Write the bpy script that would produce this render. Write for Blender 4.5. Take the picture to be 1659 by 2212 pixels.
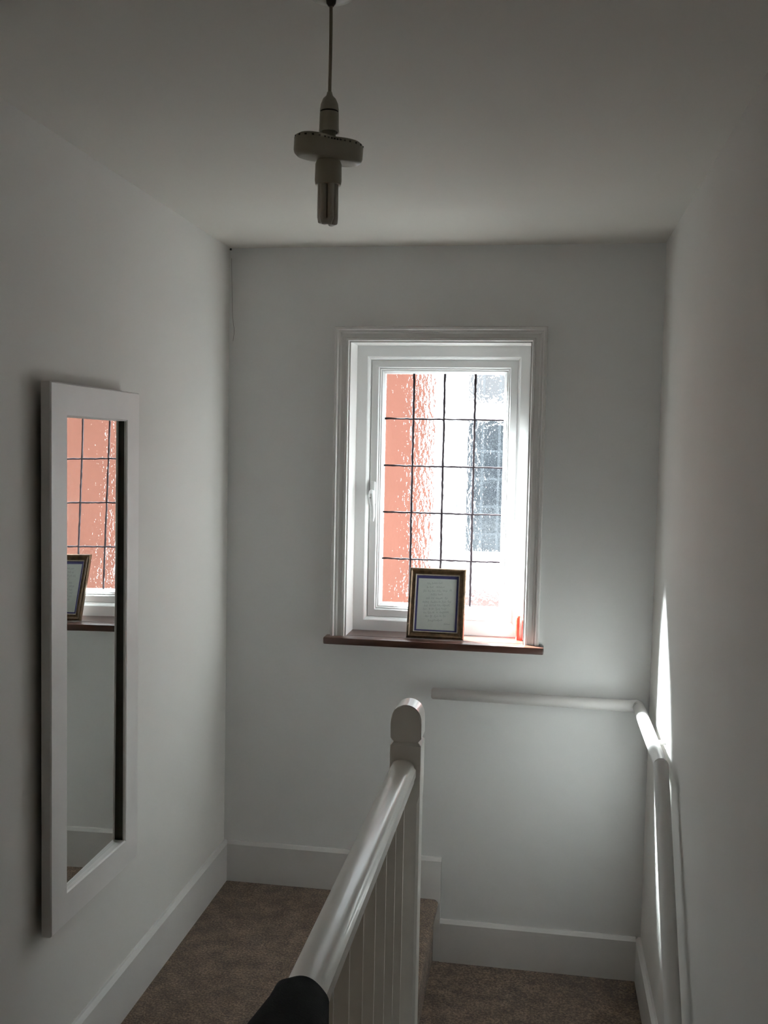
import bpy, bmesh, math, random
from mathutils import Vector, Matrix

random.seed(7)
for _o in list(bpy.data.objects):
    bpy.data.objects.remove(_o)
SC = bpy.context.scene
COL = SC.collection

# ------------------------------------------------------------------ camera
FPX = 2140.75                       # focal length in pixels of the 1659x2212 frame
YAW, PITCH, ROLL = 0.1567, -0.0622, 0.0202
fwd = Vector((-math.sin(YAW) * math.cos(PITCH), math.cos(YAW) * math.cos(PITCH), math.sin(PITCH)))
rgt = Vector((math.cos(YAW), math.sin(YAW), 0))
upv = rgt.cross(fwd)
r2 = math.cos(ROLL) * rgt + math.sin(ROLL) * upv
u2 = -math.sin(ROLL) * rgt + math.cos(ROLL) * upv
cam_d = bpy.data.cameras.new('camera')
cam = bpy.data.objects.new('camera', cam_d)
COL.objects.link(cam)
cam_d.sensor_fit = 'VERTICAL'
cam_d.sensor_height = 24.0
cam_d.lens = FPX / 2212 * 24.0
cam_d.clip_start = 0.02
m3 = Matrix((r2, u2, -fwd)).transposed()
cam.matrix_world = Matrix.Translation((1.1667, -3.5966, 1.6626)) @ m3.to_4x4()
SC.camera = cam

# ------------------------------------------------------------------ sky, sun, exposure
SKY = 4.2
SUN = 920.0
world = bpy.data.worlds.new('sky')
SC.world = world
world.use_nodes = True
bg = world.node_tree.nodes['Background']
bg.inputs['Color'].default_value = (0.86, 0.94, 1.0, 1)
bg.inputs['Strength'].default_value = SKY
sun_d = bpy.data.lights.new('sun', 'SUN')
sun_d.energy = SUN
sun_d.angle = math.radians(12)
sun_d.color = (0.90, 0.97, 1.0)
sun_d.cycles.use_multiple_importance_sampling = False
sun = bpy.data.objects.new('sun', sun_d)
COL.objects.link(sun)
sun.rotation_euler = Vector((1.0, -0.62, -1.12)).to_track_quat('-Z', 'Y').to_euler()
sun.location = (-4, 4, 6)
vs = SC.view_settings
vs.view_transform = 'Standard'
vs.look = 'None'
vs.gamma = 1.0
vs.use_curve_mapping = False
vs.exposure = 0.10
SC.cycles.diffuse_bounces = 5
SC.cycles.max_bounces = 10
SC.cycles.adaptive_threshold = 0.03
SC.cycles.transparent_max_bounces = 16

# ------------------------------------------------------------------ materials
def new_mat(name):
    m = bpy.data.materials.new(name)
    m.use_nodes = True
    nt = m.node_tree
    return m, nt, nt.nodes['Principled BSDF']

def ramp(nt, fac, stops):
    r = nt.nodes.new('ShaderNodeValToRGB')
    el = r.color_ramp.elements
    el[0].position, el[0].color = stops[0][0], (*stops[0][1], 1)
    el[1].position, el[1].color = stops[-1][0], (*stops[-1][1], 1)
    for p, c in stops[1:-1]:
        e = el.new(p)
        e.color = (*c, 1)
    nt.links.new(fac, r.inputs['Fac'])
    return r.outputs['Color']

def wpos(nt, scale=(1, 1, 1)):
    g = nt.nodes.new('ShaderNodeNewGeometry')
    mp = nt.nodes.new('ShaderNodeMapping')
    mp.inputs['Scale'].default_value = scale
    nt.links.new(g.outputs['Position'], mp.inputs['Vector'])
    return mp.outputs['Vector']

def noise(nt, vec, scale, detail=3, rough=0.55):
    n = nt.nodes.new('ShaderNodeTexNoise')
    n.inputs['Scale'].default_value = scale
    n.inputs['Detail'].default_value = detail
    n.inputs['Roughness'].default_value = rough
    nt.links.new(vec, n.inputs['Vector'])
    return n.outputs['Fac']

def bump(nt, h, strength, dist):
    b = nt.nodes.new('ShaderNodeBump')
    b.inputs['Strength'].default_value = strength
    b.inputs['Distance'].default_value = dist
    nt.links.new(h, b.inputs['Height'])
    return b.outputs['Normal']

def simple(name, c, rough=0.5, var=0.06, scale=30, bs=0.1, bd=0.002, bscale=200, metal=0.0, spec=0.5, coat=0.0, stretch=(1, 1, 1), det=2):
    m, nt, p = new_mat(name)
    v = wpos(nt, stretch)
    lo = tuple(max(0, x * (1 - var)) for x in c)
    hi = tuple(min(1, x * (1 + var)) for x in c)
    nt.links.new(ramp(nt, noise(nt, v, scale, det), [(0.3, lo), (0.7, hi)]), p.inputs['Base Color'])
    p.inputs['Roughness'].default_value = rough
    p.inputs['Metallic'].default_value = metal
    p.inputs['Specular IOR Level'].default_value = spec
    p.inputs['Coat Weight'].default_value = coat
    if bs:
        nt.links.new(bump(nt, noise(nt, v, bscale, 1), bs, bd), p.inputs['Normal'])
    return m

M = {}
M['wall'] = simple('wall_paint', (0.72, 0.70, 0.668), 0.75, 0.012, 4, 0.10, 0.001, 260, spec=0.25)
M['wallfar'] = simple('end_wall_brightened_paint', (0.85, 0.855, 0.845), 0.75, 0.012, 4, 0.10, 0.001, 260, spec=0.25)  # cooler wall colour, raised to stand in for light on this wall
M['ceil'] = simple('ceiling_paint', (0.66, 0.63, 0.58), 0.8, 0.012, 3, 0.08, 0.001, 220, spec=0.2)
M['trim'] = simple('white_gloss_trim', (0.72, 0.705, 0.685), 0.38, 0.02, 8, 0.06, 0.001, 60)
M['upvc'] = simple('window_plastic', (0.84, 0.845, 0.84), 0.3, 0.01, 8, 0.0)
M['rail'] = simple('glossed_rail', (0.76, 0.735, 0.69), 0.30, 0.03, 14, 0.05, 0.0008, 40, stretch=(1, 0.12, 1), coat=0.2)
M['panel'] = simple('satin_boarding', (0.66, 0.635, 0.59), 0.45, 0.03, 10, 0.05, 0.001, 60)
M['sill'] = simple('mahogany_sill', (0.042, 0.014, 0.008), 0.36, 0.35, 22, 0.1, 0.001, 80, stretch=(0.15, 1, 1), coat=0.25)
M['plastic'] = simple('cream_lamp_plastic', (0.46, 0.44, 0.37), 0.4, 0.04, 20, 0.0)
M['darkgap'] = simple('dark_seam', (0.03, 0.028, 0.025), 0.6, 0.1, 20, 0.0)
M['cordm'] = simple('flex_cord', (0.30, 0.27, 0.21), 0.55, 0.05, 60, 0.0)
M['tube'] = simple('lamp_tube_glass', (0.62, 0.60, 0.56), 0.15, 0.03, 40, 0.0)
M['mframe'] = simple('mirror_frame_white', (0.80, 0.775, 0.755), 0.4, 0.02, 10, 0.05, 0.001, 80)
M['backing'] = simple('mirror_backing', (0.05, 0.045, 0.04), 0.8, 0.1, 20, 0.0)
M['bronze'] = simple('antique_bronze', (0.095, 0.058, 0.032), 0.30, 0.4, 60, 0.1, 0.0006, 200, metal=0.55)
M['lip'] = simple('silver_gold_lip', (0.55, 0.50, 0.40), 0.3, 0.15, 80, 0.0, metal=0.6)
M['mount'] = simple('violet_mount', (0.045, 0.042, 0.15), 0.8, 0.08, 80, 0.0)
M['paper'] = simple('cream_paper', (0.43, 0.45, 0.42), 0.8, 0.03, 40, 0.0)
M['ink'] = simple('grey_ink', (0.25, 0.26, 0.25), 0.8, 0.2, 300, 0.0)
M['cloth'] = simple('black_cloth', (0.010, 0.010, 0.011), 0.95, 0.2, 60, 0.3, 0.002, 320, spec=0.1)
M['lead'] = simple('lead_strip', (0.03, 0.022, 0.026), 0.75, 0.15, 120, 0.2, 0.001, 150, spec=0.2)
M['web'] = simple('cobweb_dust', (0.16, 0.15, 0.13), 0.9, 0.2, 60, 0.0)
M['orange'] = simple('orange_render', (0.128, 0.050, 0.034), 0.9, 0.05, 2.5, 0.1, 0.004, 60, spec=0.2)
M['nbwhite'] = simple('outside_white_paint', (0.80, 0.80, 0.80), 0.5, 0.02, 6, 0.0)
M['nbapron'] = simple('pink_brown_brick', (0.17, 0.10, 0.09), 0.9, 0.25, 14, 0.2, 0.006, 30, stretch=(1, 1, 2))
M['outer_dark'] = simple('dark_outer_coat', (0.035, 0.035, 0.038), 0.9, 0.25, 14, 0.2, 0.006, 30, stretch=(1, 1, 2))  # dark tone for the unseen outer skin, keeps bounced sun down
M['lower'] = simple('pale_bounce_surface', (0.42, 0.42, 0.41), 0.9, 0.05, 3, 0.1, 0.004, 60, spec=0.2)  # pale tone for the unseen block that bounces light indoors
M['roof'] = simple('slate_roof', (0.09, 0.09, 0.10), 0.7, 0.25, 9, 0.2, 0.01, 20)
M['ground'] = simple('grey_paving', (0.32, 0.31, 0.29), 0.9, 0.15, 3, 0.2, 0.006, 30)

def mk_carpet():
    m, nt, p = new_mat('brown_carpet')
    v = wpos(nt)
    n1 = noise(nt, v, 150, 4, 0.75)
    n2 = noise(nt, v, 16, 3, 0.6)
    mx = nt.nodes.new('ShaderNodeMath')
    mx.operation = 'MULTIPLY_ADD'
    mx.inputs[1].default_value = 0.35
    nt.links.new(n2, mx.inputs[0])
    nt.links.new(n1, mx.inputs[2])
    c = ramp(nt, mx.outputs[0], [(0.50, (0.024, 0.014, 0.008)), (0.66, (0.105, 0.066, 0.042)), (0.82, (0.29, 0.20, 0.14))])
    nt.links.new(c, p.inputs['Base Color'])
    p.inputs['Roughness'].default_value = 1.0
    p.inputs['Specular IOR Level'].default_value = 0.1
    p.inputs['Sheen Weight'].default_value = 0.2
    nt.links.new(bump(nt, n1, 0.9, 0.010), p.inputs['Normal'])
    return m
M['carpet'] = mk_carpet()

def mk_red():
    m, nt, p = new_mat('red_plastic')
    v = wpos(nt)
    nt.links.new(ramp(nt, noise(nt, v, 30), [(0.3, (0.62, 0.020, 0.012)), (0.7, (0.75, 0.035, 0.018))]), p.inputs['Base Color'])
    p.inputs['Roughness'].default_value = 0.25
    p.inputs['Subsurface Weight'].default_value = 0.4
    p.inputs['Subsurface Radius'].default_value = (0.02, 0.004, 0.003)
    return m
M['red'] = mk_red()

def mk_mirror():
    m, nt, p = new_mat('mirror_silver')
    v = wpos(nt)
    nt.links.new(ramp(nt, noise(nt, v, 2), [(0.3, (0.84, 0.865, 0.84)), (0.7, (0.86, 0.88, 0.86))]), p.inputs['Base Color'])
    p.inputs['Metallic'].default_value = 1.0
    p.inputs['Roughness'].default_value = 0.0
    return m
M['mirror'] = mk_mirror()

def mk_pattern_glass():
    """obscure glass: the inner face bends the view through a hammered relief, part of the light passes straight"""
    m, nt, p = new_mat('hammered_glass')
    nt.nodes.remove(p)
    out = nt.nodes['Material Output']
    v = wpos(nt, (1.0, 1.0, 0.55))
    n1 = noise(nt, v, 88, 2.0, 0.5)
    n2 = noise(nt, v, 34, 1.0, 0.5)
    ad = nt.nodes.new('ShaderNodeMath'); ad.operation = 'MULTIPLY_ADD'
    ad.inputs[1].default_value = 0.6
    nt.links.new(n2, ad.inputs[0]); nt.links.new(n1, ad.inputs[2])
    nrm = bump(nt, ad.outputs[0], 1.0, 0.0064)
    rf = nt.nodes.new('ShaderNodeBsdfRefraction')
    rf.inputs['IOR'].default_value = 1.14
    rf.inputs['Roughness'].default_value = 0.0
    rf.inputs['Color'].default_value = (0.97, 0.98, 0.98, 1)
    nt.links.new(nrm, rf.inputs['Normal'])
    tr = nt.nodes.new('ShaderNodeBsdfTransparent')
    tr.inputs['Color'].default_value = (0.97, 0.98, 0.98, 1)
    gl = nt.nodes.new('ShaderNodeBsdfGlossy')
    gl.inputs['Roughness'].default_value = 0.08
    nt.links.new(nrm, gl.inputs['Normal'])
    def mix(a, b, f):
        x = nt.nodes.new('ShaderNodeMixShader')
        x.inputs[0].default_value = f
        nt.links.new(a, x.inputs[1]); nt.links.new(b, x.inputs[2])
        return x.outputs[0]
    a = mix(rf.outputs[0], tr.outputs[0], 0.25)
    a = mix(a, gl.outputs[0], 0.03)
    nt.links.new(a, out.inputs['Surface'])
    return m
M['glass'] = mk_pattern_glass()

def mk_clear():
    m, nt, p = new_mat('glass_outer_face')
    nt.nodes.remove(p)
    out = nt.nodes['Material Output']
    tr = nt.nodes.new('ShaderNodeBsdfTransparent')
    v = wpos(nt)
    nt.links.new(ramp(nt, noise(nt, v, 5), [(0.3, (0.95, 0.97, 0.97)), (0.7, (0.98, 0.99, 0.99))]), tr.inputs['Color'])
    nt.links.new(tr.outputs[0], out.inputs['Surface'])
    return m
M['clear'] = mk_clear()
def mk_warm():
    m, nt, p = new_mat('warm_tint_pane')  # tint added to warm and weaken the side room daylight
    nt.nodes.remove(p)
    tr = nt.nodes.new('ShaderNodeBsdfTransparent')
    v = wpos(nt)
    nt.links.new(ramp(nt, noise(nt, v, 5), [(0.3, (0.46, 0.37, 0.27)), (0.7, (0.50, 0.41, 0.31))]), tr.inputs['Color'])
    nt.links.new(tr.outputs[0], nt.nodes['Material Output'].inputs['Surface'])
    return m
M['warmglass'] = mk_warm()
M['nbglass'] = simple('dark_house_glass', (0.014, 0.019, 0.024), 0.15, 0.2, 2, 0.0, spec=0.12)
M['nbbar'] = simple('pale_squiggle_bar', (0.13, 0.145, 0.155), 0.6, 0.05, 8, 0.0)  # tone of the made-up bars that give light squiggles
M['nbrefl'] = simple('grey_pane_reflection', (0.065, 0.07, 0.073), 0.9, 0.3, 24, 0.0, stretch=(3, 1, 0.5))  # lighter reflection low in the pane, put into colour
M['nbgrey'] = simple('grey_sky_reflection', (0.095, 0.09, 0.09), 0.4, 0.1, 2, 0.0)  # sky reflected in the fanlight, put into its grey base colour

# ------------------------------------------------------------------ mesh helpers
def tag(o, label=None, cat=None, group=None, kind=None):
    if label: o['label'] = label
    if cat: o['category'] = cat
    if group: o['group'] = group
    if kind: o['kind'] = kind
    return o

def empty(name, loc=(0, 0, 0), rz=0.0):
    e = bpy.data.objects.new(name, None)
    e.empty_display_size = 0.05
    e.location = loc
    e.rotation_euler = (0, 0, rz)
    COL.objects.link(e)
    return e

def link(name, me, parent=None, local=False):
    o = bpy.data.objects.new(name, me)
    COL.objects.link(o)
    if parent is not None:
        o.parent = parent
        if not local:
            root = parent
            inv = Matrix.Identity(4)
            while root is not None:          # parents carry plain location / z rotation
                inv = inv @ (Matrix.Translation(root.location) @ root.rotation_euler.to_matrix().to_4x4()).inverted() if root.parent is None else inv
                root = root.parent
            o.matrix_parent_inverse = inv if parent.parent is None else Matrix.Identity(4)
    return o

def from_bm(name, bm, mat, parent=None, local=False, smooth=False):
    bmesh.ops.recalc_face_normals(bm, faces=bm.faces)
    me = bpy.data.meshes.new(name)
    bm.to_mesh(me)
    bm.free()
    for mm in (mat if isinstance(mat, (list, tuple)) else [mat]):
        me.materials.append(mm)
    if smooth:
        me.polygons.foreach_set('use_smooth', [True] * len(me.polygons))
        try:
            me.set_sharp_from_angle(angle=math.radians(40))
        except Exception:
            pass
    return link(name, me, parent, local)

def bm_box(x0, x1, y0, y1, z0, z1, bev=0.0, seg=2, bm=None):
    b = bmesh.new()
    vs_ = [b.verts.new(c) for c in ((x0, y0, z0), (x1, y0, z0), (x1, y1, z0), (x0, y1, z0), (x0, y0, z1), (x1, y0, z1), (x1, y1, z1), (x0, y1, z1))]
    for f in ((0, 3, 2, 1), (4, 5, 6, 7), (0, 1, 5, 4), (1, 2, 6, 5), (2, 3, 7, 6), (3, 0, 4, 7)):
        b.faces.new([vs_[i] for i in f])
    if bev:
        bmesh.ops.bevel(b, geom=b.edges[:], offset=bev, segments=seg, affect='EDGES', profile=0.5)
    if bm is None:
        return b
    me = bpy.data.meshes.new('tmp'); b.to_mesh(me); b.free(); bm.from_mesh(me); bpy.data.meshes.remove(me)
    return bm

def box(name, x0, x1, y0, y1, z0, z1, mat, parent=None, bev=0.0, seg=2, local=False):
    return from_bm(name, bm_box(x0, x1, y0, y1, z0, z1, bev, seg), mat, parent, local, smooth=bev > 0)

def prism(name, prof, axis, a0, a1, mat, parent=None, smooth=False, local=False, bev=0.0):
    """extrude a closed 2-D profile along an axis; profile pairs are the other two axes in x,y,z order"""
    b = bmesh.new()
    def P(q, a):
        return {'x': (a, q[0], q[1]), 'y': (q[0], a, q[1]), 'z': (q[0], q[1], a)}[axis]
    r0 = [b.verts.new(P(q, a0)) for q in prof]
    r1 = [b.verts.new(P(q, a1)) for q in prof]
    n = len(prof)
    for i in range(n):
        b.faces.new((r0[i], r0[(i + 1) % n], r1[(i + 1) % n], r1[i]))
    f0 = b.faces.new(r0); f1 = b.faces.new(r1)
    if bev:
        bmesh.ops.bevel(b, geom=list(set(f0.edges) | set(f1.edges)), offset=bev, segments=2, affect='EDGES')
    return from_bm(name, b, mat, parent, local, smooth)

def lathe(name, prof, c, mat, parent=None, seg=32, local=False, smooth=True):
    """revolve (r, z) pairs about the vertical through c"""
    b = bmesh.new()
    rings = []
    for r, z in prof:
        if r < 1e-6:
            rings.append([b.verts.new((c[0], c[1], c[2] + z))])
        else:
            rings.append([b.verts.new((c[0] + r * math.cos(2 * math.pi * i / seg), c[1] + r * math.sin(2 * math.pi * i / seg), c[2] + z)) for i in range(seg)])
    for a, d in zip(rings[:-1], rings[1:]):
        for i in range(seg):
            j = (i + 1) % seg
            if len(a) == 1 and len(d) == 1:
                continue
            if len(a) == 1:
                b.faces.new((a[0], d[i], d[j]))
            elif len(d) == 1:
                b.faces.new((a[i], d[0], a[j]))
            else:
                b.faces.new((a[i], a[j], d[j], d[i]))
    for rg in (rings[0], rings[-1]):
        if len(rg) > 1:
            b.faces.new(rg)
    return from_bm(name, b, mat, parent, local, smooth)

def tube(name, pts, r, mat, parent=None, seg=16, local=False, rad=None, ry=None):
    """sweep a round (or oval) section along a polyline"""
    b = bmesh.new()
    pts = [Vector(q) for q in pts]
    rings = []
    ref = None
    for i, q in enumerate(pts):
        if i == 0: t = pts[1] - q
        elif i == len(pts) - 1: t = q - pts[i - 1]
        else:
            t = (pts[i + 1] - q).normalized() + (q - pts[i - 1]).normalized()
        t.normalize()
        if ref is None:
            ref = Vector((0, 0, 1)) if abs(t.z) < 0.9 else Vector((1, 0, 0))
        s = t.cross(ref).normalized()
        n = s.cross(t).normalized()
        ref = n
        k = 1.0
        if 0 < i < len(pts) - 1:
            cs = (pts[i + 1] - q).normalized().dot((q - pts[i - 1]).normalized())
            k = 1 / max(0.5, math.sqrt((1 + cs) / 2))
        rr = rad[i] if rad else r
        rv = (ry or rr) if not rad else rr
        rings.append([b.verts.new(q + s * rr * math.cos(2 * math.pi * j / seg) + n * rv * k * math.sin(2 * math.pi * j / seg)) for j in range(seg)])
    for a, d in zip(rings[:-1], rings[1:]):
        for j in range(seg):
            b.faces.new((a[j], a[(j + 1) % seg], d[(j + 1) % seg], d[j]))
    b.faces.new(rings[0]); b.faces.new(rings[-1])
    return from_bm(name, b, mat, parent, local, smooth=True)

def moulding(name, rect, side, prof, org, ax, ay, an, mat, parent=None, local=False, open_bottom=False):
    """one mitred member of a rectangular frame. rect = (x0, x1, y0, y1) outer edge in the frame plane;
    profile pairs are (distance in from the outer edge, height off the plane)"""
    x0, x1, y0, y1 = rect
    org, ax, ay, an = Vector(org), Vector(ax), Vector(ay), Vector(an)
    b = bmesh.new()
    def P(x, y, h): return b.verts.new(org + ax * x + ay * y + an * h)
    e0, e1 = [], []
    for u, h in prof:
        yb = y0 if open_bottom else y0 + u
        if side == 'left':   e0.append(P(x0 + u, yb, h)); e1.append(P(x0 + u, y1 - u, h))
        if side == 'right':  e0.append(P(x1 - u, yb, h)); e1.append(P(x1 - u, y1 - u, h))
        if side == 'top':    e0.append(P(x0 + u, y1 - u, h)); e1.append(P(x1 - u, y1 - u, h))
        if side == 'bottom': e0.append(P(x0 + u, y0 + u, h)); e1.append(P(x1 - u, y0 + u, h))
    n = len(prof)
    for i in range(n):
        b.faces.new((e0[i], e0[(i + 1) % n], e1[(i + 1) % n], e1[i]))
    b.faces.new(e0); b.faces.new(e1)
    return from_bm(name, b, mat, parent, local)

def slab_hole(name, lo, hi, holes, plane, d0, d1, mat, parent=None):
    """a wall slab with rectangular holes: lo/hi are (a, z) limits, plane 'y' (a = x) or 'x' (a = y)"""
    A = sorted({lo[0], hi[0], *[h[0] for h in holes], *[h[1] for h in holes]})
    Z = sorted({lo[1], hi[1], *[h[2] for h in holes], *[h[3] for h in holes]})
    def solid(i, j):
        if i < 0 or j < 0 or i >= len(A) - 1 or j >= len(Z) - 1: return False
        ca, cz = (A[i] + A[i + 1]) / 2, (Z[j] + Z[j + 1]) / 2
        return not any(h[0] < ca < h[1] and h[2] < cz < h[3] for h in holes)
    b = bmesh.new()
    cache = {}
    def V(i, j, k):
        if (i, j, k) not in cache:
            d = (d0, d1)[k]
            cache[(i, j, k)] = b.verts.new((A[i], d, Z[j]) if plane == 'y' else (d, A[i], Z[j]))
        return cache[(i, j, k)]
    for i in range(len(A) - 1):
        for j in range(len(Z) - 1):
            if not solid(i, j): continue
            for k in (0, 1):
                b.faces.new((V(i, j, k), V(i + 1, j, k), V(i + 1, j + 1, k), V(i, j + 1, k)))
            if not solid(i - 1, j): b.faces.new((V(i, j, 0), V(i, j + 1, 0), V(i, j + 1, 1), V(i, j, 1)))
            if not solid(i + 1, j): b.faces.new((V(i + 1, j, 0), V(i + 1, j + 1, 0), V(i + 1, j + 1, 1), V(i + 1, j, 1)))
            if not solid(i, j - 1): b.faces.new((V(i, j, 0), V(i + 1, j, 0), V(i + 1, j, 1), V(i, j, 1)))
            if not solid(i, j + 1): b.faces.new((V(i, j + 1, 0), V(i + 1, j + 1, 0), V(i + 1, j + 1, 1), V(i, j + 1, 1)))
    return from_bm(name, b, mat, parent)

# ------------------------------------------------------------------ dimensions
W, H, BACK = 1.571, 2.40, -5.2
LOW = -0.237                        # lower landing
STEPX = 0.835                       # edge of the step between the two levels
LAND = -0.82                        # where the flight starts going down
RISE, GOING, NST = 0.235, 0.19, 10
HALL = LOW - RISE * NST
OX0, OX1, OZ0, OZ1 = 0.466, 1.122, 0.972, 2.056       # window opening inside its lining
FACE = 0.12                         # window frame face

# ------------------------------------------------------------------ room shell
T = 0.2
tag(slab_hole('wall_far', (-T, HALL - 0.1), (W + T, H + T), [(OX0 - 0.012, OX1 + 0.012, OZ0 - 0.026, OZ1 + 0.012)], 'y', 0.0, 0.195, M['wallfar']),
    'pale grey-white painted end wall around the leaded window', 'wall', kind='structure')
DOOR = (-3.35, -2.45, 0.0, 2.05)          # doorway into the side room, left of the viewer
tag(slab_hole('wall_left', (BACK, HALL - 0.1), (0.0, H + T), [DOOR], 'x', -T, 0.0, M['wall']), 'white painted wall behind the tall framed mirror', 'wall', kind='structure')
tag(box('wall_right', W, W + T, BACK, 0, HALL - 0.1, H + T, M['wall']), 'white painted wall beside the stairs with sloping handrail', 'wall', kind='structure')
tag(box('wall_back', -T, W + T, BACK - T, BACK, HALL - 0.1, H + T, M['wall']), 'plain white wall behind the viewer', 'wall', kind='structure')
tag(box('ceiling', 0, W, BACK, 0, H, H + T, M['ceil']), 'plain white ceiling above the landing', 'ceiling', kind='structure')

def nosing(x, z, r=0.018, th=0.26):
    """carpeted edge wrapped round a bullnose: profile (x, z)"""
    p = [(0.0, z - th), (0.0, z)]
    n = 8
    for i in range(n + 1):
        a = math.pi / 2 - math.pi * i / n
        p.append((x - r + r * math.cos(a), z - r + r * math.sin(a)))
    p += [(x - 0.016, z - 2 * r - 0.006), (x - 0.016, z - th)]
    return p
fl = empty('floor', (0, -2.5, 0))
tag(fl, 'brown carpeted upper landing running along the mirror wall', 'floor', kind='structure')
prism('carpet', nosing(STEPX, 0.0), 'y', -3.1, 0.0, M['carpet'], fl, smooth=True)
box('carpet', 0.0, W, BACK, -3.1, -0.26, 0.0, M['carpet'], fl)
st = empty('staircase', (1.2, -0.4, LOW))
tag(st, 'brown carpeted quarter landing and flight going down beside the right wall', 'stairs', kind='structure')
box('landing_carpet', STEPX - 0.05, W, LAND, 0.0, LOW - 0.12, LOW, M['carpet'], st)
for i in range(NST):
    zt = LOW - RISE * (i + 1)
    ya = LAND - GOING * i
    last = i == NST - 1
    box('tread', STEPX - 0.02, W, BACK if last else ya - GOING - 0.012, ya + 0.02, zt - RISE * (1.0 if not last else 0.4), zt, M['carpet'], st, bev=0.012)
# inner face of the stairwell under the landing
tag(box('wall_stairwell', STEPX - 0.06, STEPX - 0.017, -3.1, -1.05, HALL - 0.1, -0.26, M['wall']), 'white boarded stairwell side below the banister', 'wall', kind='structure')
tag(box('wall_stairwell_end', STEPX - 0.06, W, -3.16, -3.1, HALL + 1.95, -0.26, M['wall']), 'white stairwell end below the rear landing', 'wall', kind='structure')

tag(slab_hole('dark_outer_skin', (-4.0, -2.9), (6.0, 3.0), [(OX0 - 0.012, OX1 + 0.012, OZ0 - 0.026, OZ1 + 0.012)], 'y', 0.196, 0.200, M['outer_dark']),  # unseen skin, coloured dark to keep sun from bouncing across the passage
    'unseen outer face of the window wall darkened to cut bounced sun', 'wall', kind='structure')

# baseboards
SK, ST_ = 0.155, 0.018
def skirt_profile(z0, z1, wall, sgn):
    """(offset, z) profile with a bevelled top; offset grows away from the wall"""
    return [(wall, z0), (wall + sgn * ST_, z0), (wall + sgn * ST_, z1 - 0.011), (wall + sgn * 0.008, z1), (wall, z1)]
tag(prism('baseboard_left', skirt_profile(0.0, SK, 0.0, 1), 'y', DOOR[1], 0.0, M['trim']), 'white baseboard along the foot of the mirror wall', 'baseboard', kind='structure')
bf = empty('baseboard_far', (0.8, 0, 0))
tag(bf, 'white baseboard under the window stepping down beside the carpeted step', 'baseboard', kind='structure')
prism('board', skirt_profile(0.0, SK, 0.0, -1), 'x', ST_, STEPX + 0.008, M['trim'], bf)
box('step_board', STEPX - 0.09, STEPX + 0.008, -ST_ - 0.001, 0.0, LOW, SK - 0.012, M['trim'], bf, bev=0.003)
prism('board', skirt_profile(LOW, -0.079, 0.0, -1), 'x', STEPX + 0.008, W - ST_, M['trim'], bf)
br = empty('baseboard_right', (W, -0.4, LOW))
tag(br, 'white baseboard on the right wall along the quarter landing', 'baseboard', kind='structure')
prism('board', [(W - ST_, LOW), (W, LOW), (W, -0.079), (W - 0.008, -0.079), (W - ST_, -0.090)], 'y', LAND - 0.02, -0.0, M['trim'], br)
sl = RISE / GOING
y_end = LAND - GOING * (NST - 1)
prism('string', [(LAND - 0.02, LOW - 0.25), (LAND - 0.02, -0.079), (y_end, -0.079 + sl * (y_end - LAND)), (y_end, LOW - 0.25 + sl * (y_end - LAND))], 'x', W - ST_, W, M['trim'], br)

# ------------------------------------------------------------------ window
win = empty('window_1', (0.79, 0.0, OZ0))
tag(win, 'white casement window with leaded hammered glass and mahogany sill', 'window', kind='structure')
AX, AZ, AN = (1, 0, 0), (0, 0, 1), (0, -1, 0)
arch = [(0.0, 0.0), (0.0, 0.024), (0.004, 0.029), (0.011, 0.029), (0.015, 0.022), (0.021, 0.022), (0.026, 0.017), (0.040, 0.016),
        (0.043, 0.020), (0.050, 0.020), (0.054, 0.014), (0.058, 0.014), (0.058, 0.0)]
AR = (OX0 - 0.058, OX1 + 0.053, OZ0, OZ1 + 0.055)
for sd in ('left', 'top', 'right'):
    moulding('architrave', AR, sd, arch, (0, 0, 0), AX, AZ, AN, M['trim'], win, open_bottom=True)
box('lining', OX0 - 0.012, OX0, 0.0, FACE, OZ0, OZ1, M['trim'], win)
box('lining', OX1, OX1 + 0.012, 0.0, FACE, OZ0, OZ1, M['trim'], win)
box('lining', OX0 - 0.012, OX1 + 0.012, 0.0, FACE, OZ1, OZ1 + 0.012, M['trim'], win)
sb = bm_box(OX0 - 0.012, OX1 + 0.012, -0.001, FACE + 0.004, OZ0 - 0.026, OZ0)
bm_box(0.390, 1.193, -0.062, 0.0, OZ0 - 0.026, OZ0, 0.005, 2, sb)
sill = from_bm('sill', sb, M['sill'], win, smooth=True)
sill['label'] = 'dark mahogany window sill'
frp = [(0.0, -0.07), (0.0, 0.0), (0.040, 0.0), (0.044, -0.003), (0.053, -0.016), (0.053, -0.07)]
for sd in ('left', 'right', 'top', 'bottom'):
    moulding('frame_member', (OX0, OX1, OZ0, OZ1), sd, frp, (0, FACE, 0), AX, AZ, AN, M['upvc'], win)
CR = (OX0 + 0.0545, OX1 - 0.0515, OZ0 + 0.0535, OZ1 - 0.0525)
csp = [(0.0, -0.05), (0.0, 0.0), (0.002, 0.002), (0.026, 0.002), (0.030, -0.003), (0.034, -0.003), (0.036, -0.009), (0.040, -0.009), (0.049, -0.020), (0.049, -0.05)]
cs = empty('casement', (0, 0, 0))
cs.parent = win
cs.matrix_parent_inverse = Matrix.Translation(win.location).inverted()
for sd in ('left', 'right', 'top', 'bottom'):
    moulding('sash_member', CR, sd, csp, (0, 0.135, 0), AX, AZ, AN, M['upvc'], cs)
PX0, PX1, PZ0, PZ1 = CR[0] + 0.049, CR[1] - 0.049, CR[2] + 0.049, CR[3] - 0.049
PY = 0.158
vx = [PX0, 0.679, 0.796, 0.912, PX1]
vz = [PZ0, 1.248, 1.427, 1.605, 1.784, PZ1]
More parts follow.
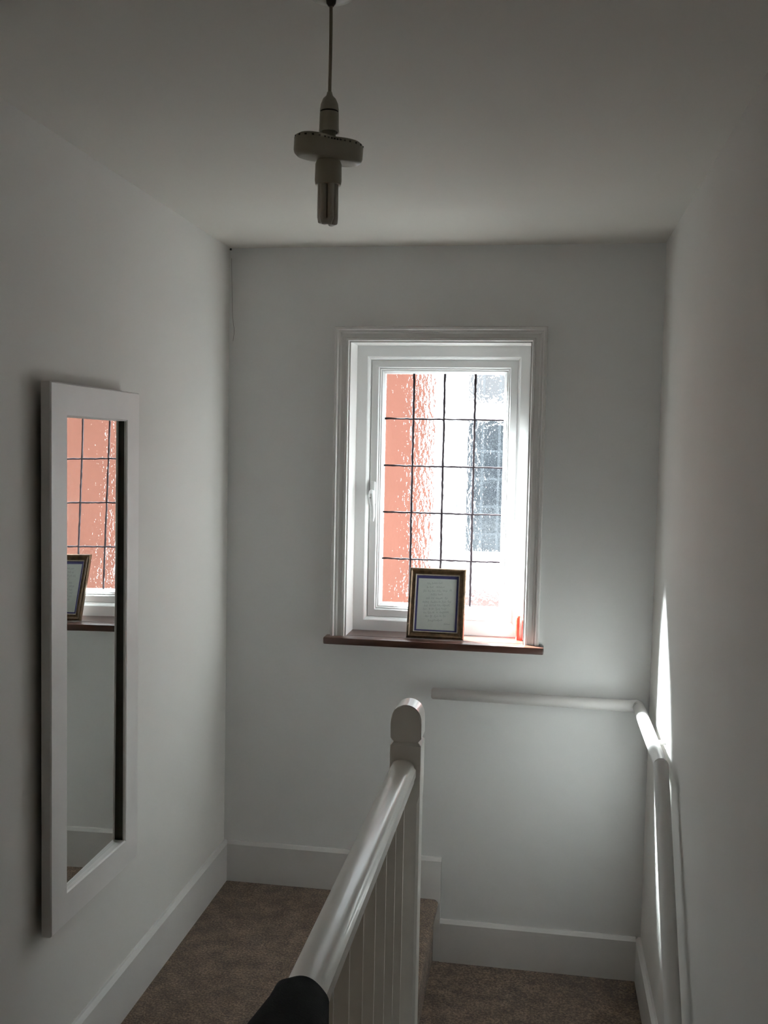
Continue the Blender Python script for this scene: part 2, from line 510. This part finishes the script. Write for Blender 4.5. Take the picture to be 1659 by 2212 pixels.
for i in range(4):
    for j in range(5):
        b = bm_box(vx[i] - (0.006 if i == 0 else 0), vx[i + 1] + (0.006 if i == 3 else 0), PY, PY + 0.004,
                   vz[j] - (0.006 if j == 0 else 0), vz[j + 1] + (0.006 if j == 4 else 0))
        b.faces.ensure_lookup_table()
        for f in list(b.faces):
            f.material_index = 0 if f.calc_center_median().y < PY + 1e-5 else 1
        from_bm('pane', b, [M['glass'], M['clear']], cs)
def lead_strip(p0, p1, w=0.0075, h=0.0016):
    """lead strip with slightly uneven edges on the room side of the glass"""
    p0, p1 = Vector(p0), Vector(p1)
    t = (p1 - p0).normalized()
    s = Vector((t.z, 0, -t.x))
    n = max(6, int((p1 - p0).length / 0.012))
    b = bmesh.new()
    rows = []
    for k in range(n + 1):
        q = p0.lerp(p1, k / n) + s * random.uniform(-0.0007, 0.0007)
        wa, wb = w / 2 + random.uniform(-0.0009, 0.0007), w / 2 + random.uniform(-0.0009, 0.0007)
        rows.append([b.verts.new(q + s * wa), b.verts.new(q + s * wa * 0.55 + Vector((0, -h, 0))), b.verts.new(q - s * wb * 0.55 + Vector((0, -h, 0))), b.verts.new(q - s * wb)])
    for a, d in zip(rows[:-1], rows[1:]):
        for k in range(3):
            b.faces.new((a[k], a[k + 1], d[k + 1], d[k]))
        b.faces.new((a[3], a[0], d[0], d[3]))
    b.faces.new(rows[0]); b.faces.new(rows[-1])
    return from_bm('lead_strip', b, M['lead'], cs)
for x in vx[1:-1]:
    lead_strip((x, PY - 0.0003, PZ0), (x, PY - 0.0003, PZ1), 0.009)
for z in vz[1:-1]:
    lead_strip((PX0, PY - 0.0006, z), (PX1, PY - 0.0006, z), 0.007)
# espagnolette handle on the left stile
hx, hy = 0.534, 0.133
hb = bmesh.new()
bm_box(hx - 0.010, hx + 0.010, hy - 0.010, hy, 1.455, 1.545, 0.006, 3, hb)
handle = from_bm('handle', hb, M['upvc'], cs, smooth=True)
tube('handle_lever', [(hx, hy - 0.008, 1.500), (hx - 0.001, hy - 0.026, 1.502), (hx, hy - 0.040, 1.492), (hx + 0.003, hy - 0.044, 1.472), (hx + 0.006, hy - 0.040, 1.445), (hx + 0.007, hy - 0.037, 1.410), (hx + 0.007, hy - 0.036, 1.392)],
     0.009, M['upvc'], cs, seg=16, rad=[0.010, 0.011, 0.012, 0.011, 0.008, 0.0075, 0.003])
lathe('lock_screw', [(0.0, 0.0), (0.0028, 0.0), (0.0028, 0.002), (0.0, 0.002)], (hx - 0.002, hy - 0.053, 1.482), M['darkgap'], cs, seg=12)

# side room beyond the doorway, daylit by its own window
RX0, RY0, RY1 = -3.0, -4.6, -1.9
RW = (-2.15, -0.35, 0.75, 2.15)
tag(box('floor_side_room', RX0, 0.0, RY0, RY1, -0.26, 0.0, M['carpet']), 'brown carpet in the side room beyond the doorway', 'floor', kind='structure')
tag(box('ceiling_side_room', RX0, -T, RY0, RY1, H, H + T, M['ceil']), 'white ceiling of the side room', 'ceiling', kind='structure')
tag(box('wall_side_room_west', RX0 - 0.1, RX0, RY0, RY1, -0.26, H + T, M['wall']), 'white far wall of the side room', 'wall', kind='structure')
tag(box('wall_side_room_north', RX0 - 0.1, -T, RY1, RY1 + 0.1, -0.26, H + T, M['wall']), 'white wall of the side room nearest the stairs', 'wall', kind='structure')
tag(slab_hole('wall_side_room_south', (RX0 - 0.1, -0.26), (-T, H + T), [RW], 'y', RY0 - 0.1, RY0, M['wall']), 'white side room wall around its wide window', 'wall', kind='structure')
rw = empty('window_2', (-1.25, RY0, RW[2]))
tag(rw, 'wide side room window with pane tinted to warm and dim its daylight', 'window', kind='structure')
for sd in ('left', 'right', 'top', 'bottom'):
    moulding('frame_member', RW, sd, [(0.0, -0.05), (0.0, 0.0), (0.04, 0.0), (0.05, -0.012), (0.05, -0.05)], (0, RY0 - 0.03, 0), AX, AZ, (0, 1, 0), M['upvc'], rw)
box('pane', RW[0] + 0.04, RW[1] - 0.04, RY0 - 0.062, RY0 - 0.058, RW[2] + 0.04, RW[3] - 0.04, M['warmglass'], rw)
dl = empty('door_1', (-0.1, -2.9, 0.0))
tag(dl, 'white doorway lining opening from the landing into the side room', 'door', kind='structure')
for y in (DOOR[0], DOOR[1] - 0.025):
    box('jamb', -T - 0.005, 0.005, y, y + 0.025, 0.0, DOOR[3], M['trim'], dl)
box('head', -T - 0.005, 0.005, DOOR[0], DOOR[1], DOOR[3] - 0.025, DOOR[3], M['trim'], dl)

# ------------------------------------------------------------------ banister
ban = empty('banister', (0.83, -1.07, 0))
tag(ban, 'white banister with flat balusters and round-topped newel post along the landing edge', 'banister')
NX0, NX1, NY0, NY1 = 0.790, 0.873, -1.030, -0.947
nb = bmesh.new()
c = 0.004
def chamf(x0, x1, y0, y1, c):
    return [(x0 + c, y0), (x1 - c, y0), (x1, y0 + c), (x1, y1 - c), (x1 - c, y1), (x0 + c, y1), (x0, y1 - c), (x0, y0 + c)]
rings = []
for z, cc, ins in ((-0.62, 0.007, 0.001), (0.725, 0.007, 0.001), (0.750, 0.0015, 0.0), (0.880, 0.0015, 0.0), (0.888, 0.0015, 0.0075), (0.893, 0.0015, 0.0075)):
    rings.append([nb.verts.new((x, y, z)) for x, y in chamf(NX0 + ins, NX1 - ins, NY0 + ins, NY1 - ins, cc)])
for a, d in zip(rings[:-1], rings[1:]):
    for k in range(8):
        nb.faces.new((a[k], a[(k + 1) % 8], d[(k + 1) % 8], d[k]))
nb.faces.new(rings[0]); nb.faces.new(rings[-1])
newel = from_bm('newel_post', nb, M['rail'], ban)
# round-topped cap block
xm, hw = (NX0 + NX1) / 2, (NX1 - NX0) / 2
cp = [(NX0 + 0.0075, 0.892), (NX0, 0.900), (NX0, 0.940)]
for k in range(1, 16):
    a = math.pi - math.pi * k / 16
    cp.append((xm + hw * math.cos(a), 0.940 + 0.050 * math.sin(a) ** 0.85))
cp += [(NX1, 0.940), (NX1, 0.900), (NX1 - 0.0075, 0.892)]
cap = prism('newel_cap', cp, 'y', NY0, NY1, M['rail'], newel, smooth=True, bev=0.003)
# handrail: rounded top, small quirk on each side
hp = [(0.857, 0.782), (0.857, 0.794), (0.861, 0.798), (0.861, 0.817), (0.8565, 0.822)]
for k in range(0, 13):
    a = math.pi * (0.04 + 0.92 * k / 12)
    hp.append((0.826 + 0.0298 * math.cos(a), 0.824 + 0.0185 * math.sin(a) ** 0.7))
hp += [(0.7955, 0.822), (0.791, 0.817), (0.791, 0.798), (0.795, 0.794), (0.795, 0.782)]
prism('handrail', hp, 'y', -3.04, NY0 + 0.002, M['rail'], ban, smooth=True)
box('base_rail', 0.797, 0.850, -3.04, NY0 + 0.001, 0.0, 0.03, M['trim'], ban, bev=0.004)
# flat lath balusters
bal_me = None
for k in range(13):
    if bal_me is None:
        b0 = bm_box(-0.025, 0.0205, -0.0035, 0.0035, 0.028, 0.786)
        bmesh.ops.recalc_face_normals(b0, faces=b0.faces)
        bal_me = bpy.data.meshes.new('baluster')
        b0.to_mesh(bal_me); b0.free(); bal_me.materials.append(M['panel'])
    o = link('baluster', bal_me, ban)
    o.location = (0.826, NY0 - 0.110 - k * 0.145, 0)
nb2 = box('newel_post', 0.785, 0.868, -3.12, -3.038, -0.3, 0.95, M['rail'], ban, bev=0.004)

# ------------------------------------------------------------------ wall handrail
hr = empty('wall_handrail', (W, -0.06, 0.785))
tag(hr, 'white round wall handrail turning the corner and dropping beside the stairs', 'handrail')
RX, RZ, RR = W - 0.042, 0.778, 0.0205
rs = bmesh.new()
tube('far_rail', [(0.795, -0.045, RZ + 0.004), (0.80, -0.045, RZ + 0.004), (1.50, -0.045, RZ)], RR, M['trim'], hr, seg=24, rad=[RR * 0.8, RR, RR])
tube('corner_joint', [(1.495, -0.045, RZ), (RX - 0.008, -0.045, RZ), (RX, -0.055, RZ), (RX, -0.080, RZ)], RR * 1.03, M['trim'], hr, seg=24)
YB = -0.715
tube('level_rail', [(RX, -0.076, RZ), (RX, YB, RZ)], RR, M['trim'], hr, seg=24)
yl = -2.45
tube('sloping_rail', [(RX, YB + 0.002, RZ + 0.001), (RX, YB - 0.012, RZ - 0.010), (RX, yl, RZ - 1.24 * (YB - yl))], RR * 1.04, M['trim'], hr, seg=24)
def bracket(p, d):
    """short peg holding the rail off the wall"""
    p = Vector(p); d = Vector(d)
    tube('bracket', [p + d * 0.012, p + d * 0.044], 0.007, M['trim'], hr, seg=10)
bracket((1.15, -0.045, RZ), (0, 1, 0))
bracket((RX, -0.48, RZ), (1, 0, 0))

# ------------------------------------------------------------------ mirror on the left wall
MW, MH = 0.486, 1.325
mir = empty('wall_mirror', (0.017, -1.444, 0.482), -0.0226)
tag(mir, 'tall narrow mirror in a wide white frame on the left wall', 'mirror')
LX, LY, LN = (0, 1, 0), (0, 0, 1), (1, 0, 0)
mp_ = [(0.0, 0.0), (0.0, 0.022), (0.003, 0.025), (0.076, 0.025), (0.080, 0.022), (0.080, 0.017), (0.078, 0.017), (0.078, 0.0)]
for sd in ('left', 'right', 'top', 'bottom'):
    moulding({'left': 'frame_stile', 'right': 'frame_stile', 'top': 'frame_rail', 'bottom': 'frame_rail'}[sd], (0, MW, 0, MH), sd, mp_, (0, 0, 0), LX, LY, LN, M['mframe'], mir, local=True)
mb = bmesh.new()
ny, nz = 8, 24
def MP(i, j, k):
    y = 0.074 + (MW - 0.148) * i / ny
    z = 0.074 + (MH - 0.148) * j / nz
    return (0.0085 + (0.0 if k else -0.003) - 0.018 * (MH - 0.08 - z) * (y - MW / 2), y, z)   # the sheet is slightly twisted
mv = {(i, j, k): mb.verts.new(MP(i, j, k)) for i in range(ny + 1) for j in range(nz + 1) for k in (0, 1)}
for i in range(ny):
    for j in range(nz):
        for k in (0, 1):
            mb.faces.new((mv[i, j, k], mv[i + 1, j, k], mv[i + 1, j + 1, k], mv[i, j + 1, k]))
for j in range(nz):
    for i in (0, ny):
        mb.faces.new((mv[i, j, 0], mv[i, j + 1, 0], mv[i, j + 1, 1], mv[i, j, 1]))
for i in range(ny):
    for j in (0, nz):
        mb.faces.new((mv[i, j, 0], mv[i + 1, j, 0], mv[i + 1, j, 1], mv[i, j, 1]))
from_bm('mirror_glass', mb, M['mirror'], mir, local=True, smooth=True)
rbp = [(0.0781, 0.0002), (0.0781, 0.0168), (0.0798, 0.0168), (0.0798, 0.0002)]  # dark side strips put the shadow gap beside the glass into colour
for sd in ('left', 'right', 'top', 'bottom'):
    moulding('rebate_shade', (0, MW, 0, MH), sd, rbp, (0, 0, 0), LX, LY, LN, M['backing'] if sd in ('left', 'right') else M['mframe'], mir, local=True)
box('backing_board', -0.012, 0.0004, 0.030, MW - 0.030, 0.030, MH - 0.030, M['backing'], mir, local=True)

# ------------------------------------------------------------------ framed verse on the sill
PW, PH = 0.212, 0.262
pf = empty('photo_frame', (0.691, -0.020, OZ0))
tag(pf, 'small bronze frame with a handwritten verse standing on the sill', 'picture frame')
LEAN = math.atan2(0.07, 0.252)
pa, pn = Vector((0, math.sin(LEAN), math.cos(LEAN))), Vector((0, -math.cos(LEAN), math.sin(LEAN)))
po = pn * -0.012 + Vector((0, 0.012, 0.0035))
fp = [(0.0, 0.0), (0.0, 0.010), (0.003, 0.015), (0.008, 0.016), (0.012, 0.011), (0.020, 0.009), (0.0235, 0.011), (0.0235, 0.0)]
for sd in ('left', 'right', 'top', 'bottom'):
    moulding('frame_side', (0, PW, 0, PH), sd, fp, po, AX, pa, pn, M['bronze'], pf, local=True)
lp = [(0.0230, 0.002), (0.0230, 0.0100), (0.0255, 0.0105), (0.0275, 0.006), (0.0275, 0.002)]
for sd in ('left', 'right', 'top', 'bottom'):
    moulding('gilt_slip', (0, PW, 0, PH), sd, lp, po, AX, pa, pn, M['lip'], pf, local=True)
def pplate(name, x0, x1, y0, y1, h0, h1, mat):
    b = bmesh.new()
    v = [b.verts.new(po + Vector((x, 0, 0)) + pa * y + pn * h) for h in (h0, h1) for x, y in ((x0, y0), (x1, y0), (x1, y1), (x0, y1))]
    for f in ((0, 1, 2, 3), (4, 5, 6, 7), (0, 1, 5, 4), (1, 2, 6, 5), (2, 3, 7, 6), (3, 0, 4, 7)):
        b.faces.new([v[i] for i in f])
    return from_bm(name, b, mat, pf, local=True)
pplate('backing_board', 0.006, PW - 0.006, 0.006, PH - 0.006, -0.003, 0.002, M['backing'])
pplate('blue_mount', 0.022, PW - 0.022, 0.022, PH - 0.022, 0.0021, 0.0036, M['mount'])
paper = pplate('verse_paper', 0.0350, PW - 0.0345, 0.0335, PH - 0.0385, 0.0037, 0.0044, M['paper'])
# strut at the back
st_b = bmesh.new()
tp, ft = po + Vector((PW / 2, 0, 0)) + pa * 0.19 + pn * -0.004, Vector((PW / 2, 0.118, 0.002))
for dx in (-0.02, 0.02):
    pass
sv = [st_b.verts.new(q + Vector((dx, 0, 0)) + Vector((0, dy, 0))) for q in (tp, ft) for dx, dy in ((-0.02, 0), (0.02, 0), (0.02, -0.004), (-0.02, -0.004))]
for f in ((0, 1, 2, 3), (4, 5, 6, 7), (0, 1, 5, 4), (1, 2, 6, 5), (2, 3, 7, 6), (3, 0, 4, 7)):
    st_b.faces.new([sv[i] for i in f])
from_bm('easel_strut', st_b, M['backing'], pf, local=True)
# handwriting: looping pen strokes laid out as the verse reads, word by word
LINES = [(460, [(650, 740), (760, 890), (910, 1010)]), (545, [(640, 685), (710, 800), (860, 1050)]),
         (628, [(565, 635), (660, 730), (760, 840), (870, 970), (1000, 1110), (1160, 1215)]), (710, [(730, 870), (890, 1000)]),
         (795, [(620, 710), (740, 810), (840, 1000), (1050, 1110)]), (875, [(540, 680), (725, 890), (905, 950), (980, 1080), (1110, 1190)]),
         (955, [(570, 650), (690, 740), (760, 850), (870, 970), (990, 1150)]), (1030, [(545, 630), (680, 715), (740, 790), (830, 930), (960, 1080)]),
         (1110, [(550, 620), (650, 740), (760, 800), (850, 880), (920, 1130)]), (1190, [(590, 670), (700, 750), (790, 890), (920, 960), (990, 1060)]),
         (1285, [(650, 780), (790, 980)]), (1375, [(1010, 1150)])]
ib = bmesh.new()
def pen(pts, w=0.00042):
    for a, d in zip(pts[:-1], pts[1:]):
        a, d = Vector(a), Vector(d)
        t = d - a
        if t.length < 1e-6: continue
        s = Vector((-t.y, t.x)).normalized() * w
        q = []
        for e in (a + s, a - s, d - s, d + s):
            q.append(ib.verts.new(po + Vector((e.x, 0, 0)) + pa * e.y + pn * 0.0047))
        ib.faces.new(q)
for yy, words in LINES:
    for (xa, xb) in words:
        def loc(x, y):
            left = 270 - (y - 85) * 0.073
            return ((x - left) * 0.212 / 1300, (1660 + 0.055 * (x - 155) - y) / 1575 * 0.262)
        n = max(2, int((xb - xa) / 26))
        pts = []
        for k in range(n * 4 + 1):
            x = xa + (xb - xa) * k / (n * 4)
            ph = k % 4
            tall = (k // 4 == 0) or random.random() < 0.25
            amp = 22 if tall else 12
            y = yy + 14 - (amp * 1.7 if ph in (1, 2) else 0) + random.uniform(-4, 4)
            if random.random() < 0.07: y += 20
            xx = x + (10 if ph in (1, 2) else 0)
            pts.append(loc(xx, y))
        pen(pts)
ink = from_bm('handwriting', ib, M['ink'], paper, local=True)
ink['label'] = 'faint grey handwritten verse'

# ------------------------------------------------------------------ red cylinder on the sill
rc = empty('red_cylinder', (1.1035, 0.072, OZ0))
tag(rc, 'small glossy red cylinder at the right end of the window sill', 'ornament')
b = bmesh.new()
segs, prof = 48, [(0.0, 0.0), (0.9, 0.0), (1.0, 0.003), (1.0, 0.078), (0.93, 0.084), (0.0, 0.084)]
rr_ = []
for r, z in prof:
    if r == 0: rr_.append([b.verts.new((0, 0, z))])
    else: rr_.append([b.verts.new((0.0135 * r * (1 + 0.05 * math.cos(8 * 2 * math.pi * i / segs)) * math.cos(2 * math.pi * i / segs), 0.0135 * r * (1 + 0.05 * math.cos(8 * 2 * math.pi * i / segs)) * math.sin(2 * math.pi * i / segs), z)) for i in range(segs)])
for a, d in zip(rr_[:-1], rr_[1:]):
    for i in range(segs):
        j = (i + 1) % segs
        if len(a) == 1: b.faces.new((a[0], d[i], d[j]))
        elif len(d) == 1: b.faces.new((a[i], d[0], a[j]))
        else: b.faces.new((a[i], a[j], d[j], d[i]))
from_bm('ribbed_body', b, M['red'], rc, local=True, smooth=True)
lathe('top_cap', [(0.0, 0.084), (0.0100, 0.084), (0.0100, 0.089), (0.0085, 0.091), (0.0, 0.091)], (0, 0, 0), M['red'], rc, seg=24, local=True)

# ------------------------------------------------------------------ pendant lamp
LXc, LYc = 0.8122, -2.0
pl = empty('pendant_lamp', (LXc, LYc, H))
tag(pl, 'bare pendant light with lampholder and low-energy tube bulb hanging from ceiling', 'lamp')
def L(z): return z - H - 0.0105
lathe('ceiling_rose', [(0.0, 0.0), (0.042, 0.0), (0.042, -0.006), (0.034, -0.016), (0.014, -0.021), (0.0, -0.021)], (0, 0, 0), M['plastic'], pl, local=True)
lathe('cord_grip', [(0.0, -0.018), (0.0085, -0.018), (0.0075, -0.026), (0.004, -0.031), (0.0, -0.031)], (0, 0, 0), M['darkgap'], pl, local=True, seg=20)
tube('cord', [(0, 0, -0.028), (0.0006, 0, -0.08), (0.0, 0, L(2.235))], 0.0028, M['cordm'], pl, seg=12, local=True)
lcap = lathe('lampholder_cap', [(0.0, L(2.246)), (0.004, L(2.246)), (0.0055, L(2.240)), (0.0105, L(2.235)), (0.0140, L(2.227)), (0.0155, L(2.2165)), (0.0155, L(2.2155)), (0.0, L(2.2155))], (0, 0, 0), M['plastic'], pl, local=True)
lathe('seam_ring', [(0.0, L(2.2158)), (0.0148, L(2.2158)), (0.0148, L(2.2128)), (0.0, L(2.2128))], (0, 0, 0), M['darkgap'], lcap, local=True)
lathe('lampholder_skirt', [(0.0, L(2.2130)), (0.0155, L(2.2130)), (0.0160, L(2.188)), (0.0165, L(2.1825)), (0.0142, L(2.1825)), (0.0142, L(2.188)), (0.0, L(2.188))], (0, 0, 0), M['plastic'], pl, local=True)
lathe('bayonet_neck', [(0.0, L(2.189)), (0.0110, L(2.189)), (0.0110, L(2.176)), (0.0130, L(2.172)), (0.0130, L(2.150)), (0.0, L(2.150))], (0, 0, 0), M['plastic'], pl, local=True)
# two-lobed ballast body, tilted down to the right, with a notched rim
tilt = Matrix.Rotation(math.radians(3), 4, 'Y') @ Matrix.Rotation(math.radians(33), 4, 'Z')
ctr = Vector((0.0, 0.0, L(2.156)))
def lobe_outline(k=64, grow=0.0):
    """Cassini oval: two rounded lobes with a waist between them"""
    c_, b_ = 0.037, 0.0445
    pts = []
    for i in range(k):
        a = 2 * math.pi * i / k
        r = math.sqrt(c_ * c_ * math.cos(2 * a) + math.sqrt(b_ ** 4 - c_ ** 4 * math.sin(2 * a) ** 2))
        pts.append(((r + grow) * math.cos(a), (r + grow) * math.sin(a)))
    return pts
b = bmesh.new()
prev = None
lv = [(-0.0185, -0.012), (-0.0175, -0.006), (-0.0135, -0.0015), (-0.009, 0.0), (0.009, 0.0), (0.0135, -0.0015), (0.0165, -0.006), (0.0175, -0.012)]
first = None
for z, g in lv:
    ring = [b.verts.new(ctr + tilt @ Vector((x, y, z))) for x, y in lobe_outline(grow=g)]
    if prev:
        for i in range(len(ring)):
            b.faces.new((prev[i], prev[(i + 1) % len(ring)], ring[(i + 1) % len(ring)], ring[i]))
    else: first = ring
    prev = ring
b.faces.new(first); b.faces.new(prev)
bal = from_bm('ballast_body', b, M['plastic'], pl, local=True, smooth=True)
ol = lobe_outline(grow=-0.0008)
vent_me = None
for i in range(0, 64, 2):
    x, y = ol[i]
    if vent_me is None:
        vb = bm_box(-0.0010, 0.0010, -0.0016, 0.0016, -0.0012, 0.0012)
        vent_me = bpy.data.meshes.new('vent_notch'); vb.to_mesh(vent_me); vb.free(); vent_me.materials.append(M['darkgap'])
    o = link('vent_notch', vent_me, bal, local=True)
    o.matrix_local = Matrix.Translation(ctr + tilt @ Vector((x, y, 0.0108))) @ tilt @ Matrix.Rotation(math.atan2(y, x), 4, 'Z')
lathe('socket_seam', [(0.0, L(2.140)), (0.0170, L(2.140)), (0.0170, L(2.136)), (0.0, L(2.136))], (0.0, 0, 0), M['darkgap'], pl, local=True)
lathe('tube_base', [(0.0, L(2.137)), (0.0190, L(2.137)), (0.0212, L(2.132)), (0.0218, L(2.106)), (0.0205, L(2.099)), (0.0, L(2.099))], (0, 0, 0), M['plastic'], pl, local=True)
for k in range(3):
    a = math.radians(35 + 120 * k)
    for s in (-1, 1):
        pass
    ca, sa = math.cos(a), math.sin(a)
    cx_, cy_ = 0.0095 * ca, 0.0095 * sa
    tx, ty = -sa * 0.0062, ca * 0.0062
    zb = L(2.040) + (0.003 if k == 1 else 0.0)
    tube('lamp_tube', [(cx_ + tx, cy_ + ty, L(2.101)), (cx_ + tx, cy_ + ty, zb + 0.006), (cx_ + tx * 0.6, cy_ + ty * 0.6, zb), (cx_ - tx * 0.6, cy_ - ty * 0.6, zb), (cx_ - tx, cy_ - ty, zb + 0.006), (cx_ - tx, cy_ - ty, L(2.101))],
         0.0056, M['tube'], pl, seg=14, local=True)

# ------------------------------------------------------------------ black garment over the rail
b = bmesh.new()
prev = None
first = None
prof_y = [(-2.158, 0.0410, 0.0300, 0.0), (-2.160, 0.0440, 0.0345, 0.0), (-2.170, 0.0460, 0.0380, 0.0), (-2.20, 0.0490, 0.043, 0.002), (-2.24, 0.054, 0.050, 0.004), (-2.29, 0.060, 0.058, 0.006), (-2.36, 0.066, 0.066, 0.008), (-2.46, 0.072, 0.074, 0.008), (-2.60, 0.074, 0.078, 0.008), (-2.75, 0.074, 0.078, 0.008)]
NA = 26
for q, (y, hw_, top, sh) in enumerate(prof_y):
    ring = []
    for i in range(NA + 1):                     # outer arch, right foot over to left foot
        a = math.pi * i / NA
        x = 0.826 + sh + hw_ * math.cos(a) * (1 + 0.02 * math.sin(5 * a + q * 1.3))
        z = 0.815 + top * math.sin(a) ** 0.8 + 0.0016 * math.sin(q * 2.1 + 4 * a) * math.sin(a)
        if i in (0, NA): z = 0.755
        yy = y + 0.010 - 0.006 * math.cos(a) - 0.006 * abs(math.cos(a)) ** 2
        ring.append(b.verts.new((x, yy, z)))
    for i in range(NA, -1, -1):                 # inner arch clear of the rail
        a = math.pi * i / NA
        x = 0.826 + 0.0385 * math.cos(a)
        z = 0.819 + 0.0275 * math.sin(a) ** 0.6 if 0 < i < NA else 0.755
        yy = y + 0.010 - 0.006 * math.cos(a) - 0.006 * abs(math.cos(a)) ** 2
        ring.append(b.verts.new((x, yy, z)))
    n_ = len(ring)
    if prev:
        for i in range(n_):
            b.faces.new((prev[i], prev[(i + 1) % n_], ring[(i + 1) % n_], ring[i]))
    else: first = ring
    prev = ring
for rg in (first, prev):
    for i in range(NA):
        b.faces.new((rg[i], rg[i + 1], rg[2 * NA - i], rg[2 * NA + 1 - i]))
gar = from_bm('black_sleeve', b, M['cloth'], smooth=True)
tag(gar, 'black cloth sleeve draped over the near end of the banister rail', 'garment')

# ------------------------------------------------------------------ cobweb and mark in the far left corner
wb = tube('cobweb_strand', [(0.008, -0.006, 2.362), (0.011, -0.010, 2.29), (0.013, -0.011, 2.22), (0.015, -0.011, 2.15), (0.021, -0.010, 2.105), (0.021, -0.008, 2.085), (0.016, -0.003, 2.058)], 0.0006, M['web'], seg=8)
tag(wb, 'thin dark cobweb strand hanging in the upper left corner', 'cobweb')
b = bmesh.new()
bmesh.ops.create_icosphere(b, subdivisions=2, radius=0.0042, matrix=Matrix.Translation((0.0035, -0.004, 2.395)))
for v in b.verts:
    v.co += Vector((random.uniform(-1, 1), random.uniform(-1, 1), random.uniform(-1, 1))) * 0.0009
ws = from_bm('dust_clump', b, M['darkgap'], smooth=True)
tag(ws, 'tiny dark dust clump where two walls meet the ceiling', 'dust')

# ------------------------------------------------------------------ outside: the house across the side passage
D = 3.2
nh = empty('neighbouring_house', (1.0, D, -2.7))
tag(nh, 'orange rendered house wall seen blurred through the window glass', 'house')
NW = (0.44, 1.76, 0.76, 2.42)
slab_hole('wall', (-4.0, 0.12), (7.0, 2.75), [NW], 'y', D, D + 0.25, M['orange'], nh)
box('lower_reflector', -4.0, 7.0, D - 0.03, D + 0.25, -2.7, 0.12, M['lower'], nh)  # unseen pale block, added to bounce neutral light up to the ceiling
nwp = [(0.0, -0.12), (0.0, 0.02), (0.15, 0.02), (0.17, -0.03), (0.22, -0.03), (0.22, -0.12)]
for sd in ('left', 'right', 'top', 'bottom'):
    moulding('window_frame', NW, sd, nwp, (0, D, 0), AX, AZ, AN, M['nbwhite'], nh)
box('transom', NW[0] + 0.21, NW[1] - 0.21, D + 0.02, D + 0.10, 1.88, 2.00, M['nbwhite'], nh, bev=0.01)
box('window_pane', NW[0] + 0.21, NW[1] - 0.21, D + 0.06, D + 0.07, 0.95, 1.89, M['nbglass'], nh)
box('window_pane', NW[0] + 0.21, NW[1] - 0.21, D + 0.06, D + 0.07, 1.99, NW[3] - 0.21, M['nbgrey'], nh)
for k in range(1, 8):  # made-up pale bars, added to break into light squiggles through the relief
    xb = NW[0] + 0.21 + (NW[1] - NW[0] - 0.42) * k / 8
    box('squiggle_bar', xb - 0.009, xb + 0.009, D + 0.045, D + 0.06, 0.95, NW[3] - 0.21, M['nbbar'], nh)
for zb in (1.10, 1.29, 1.48, 1.67):
    box('squiggle_bar', NW[0] + 0.21, NW[1] - 0.21, D + 0.043, D + 0.058, zb - 0.008, zb + 0.008, M['nbbar'], nh)
box('pane_reflection_strip', NW[0] + 0.21, NW[1] - 0.21, D + 0.056, D + 0.0605, 0.95, 1.19, M['nbrefl'], nh)  # added pale strip standing in for the lighter reflection low in the pane
box('window_sill', NW[0] - 0.06, NW[1] + 0.06, D - 0.12, D + 0.02, 0.74, 0.79, M['nbwhite'], nh, bev=0.01)
box('brick_apron', NW[0] + 0.12, NW[1] - 0.05, D - 0.03, D + 0.0, 0.12, 0.735, M['nbapron'], nh)
prism('roof', [(D - 0.25, 2.70), (D - 0.25, 2.78), (D + 4.5, 4.7), (D + 4.5, 4.5)], 'x', -4.2, 7.2, M['roof'], nh)
tag(box('ground', -8, 10, 0.2, 12, -2.9, -2.7, M['ground']), 'grey paved side passage below the window', 'ground', kind='structure')
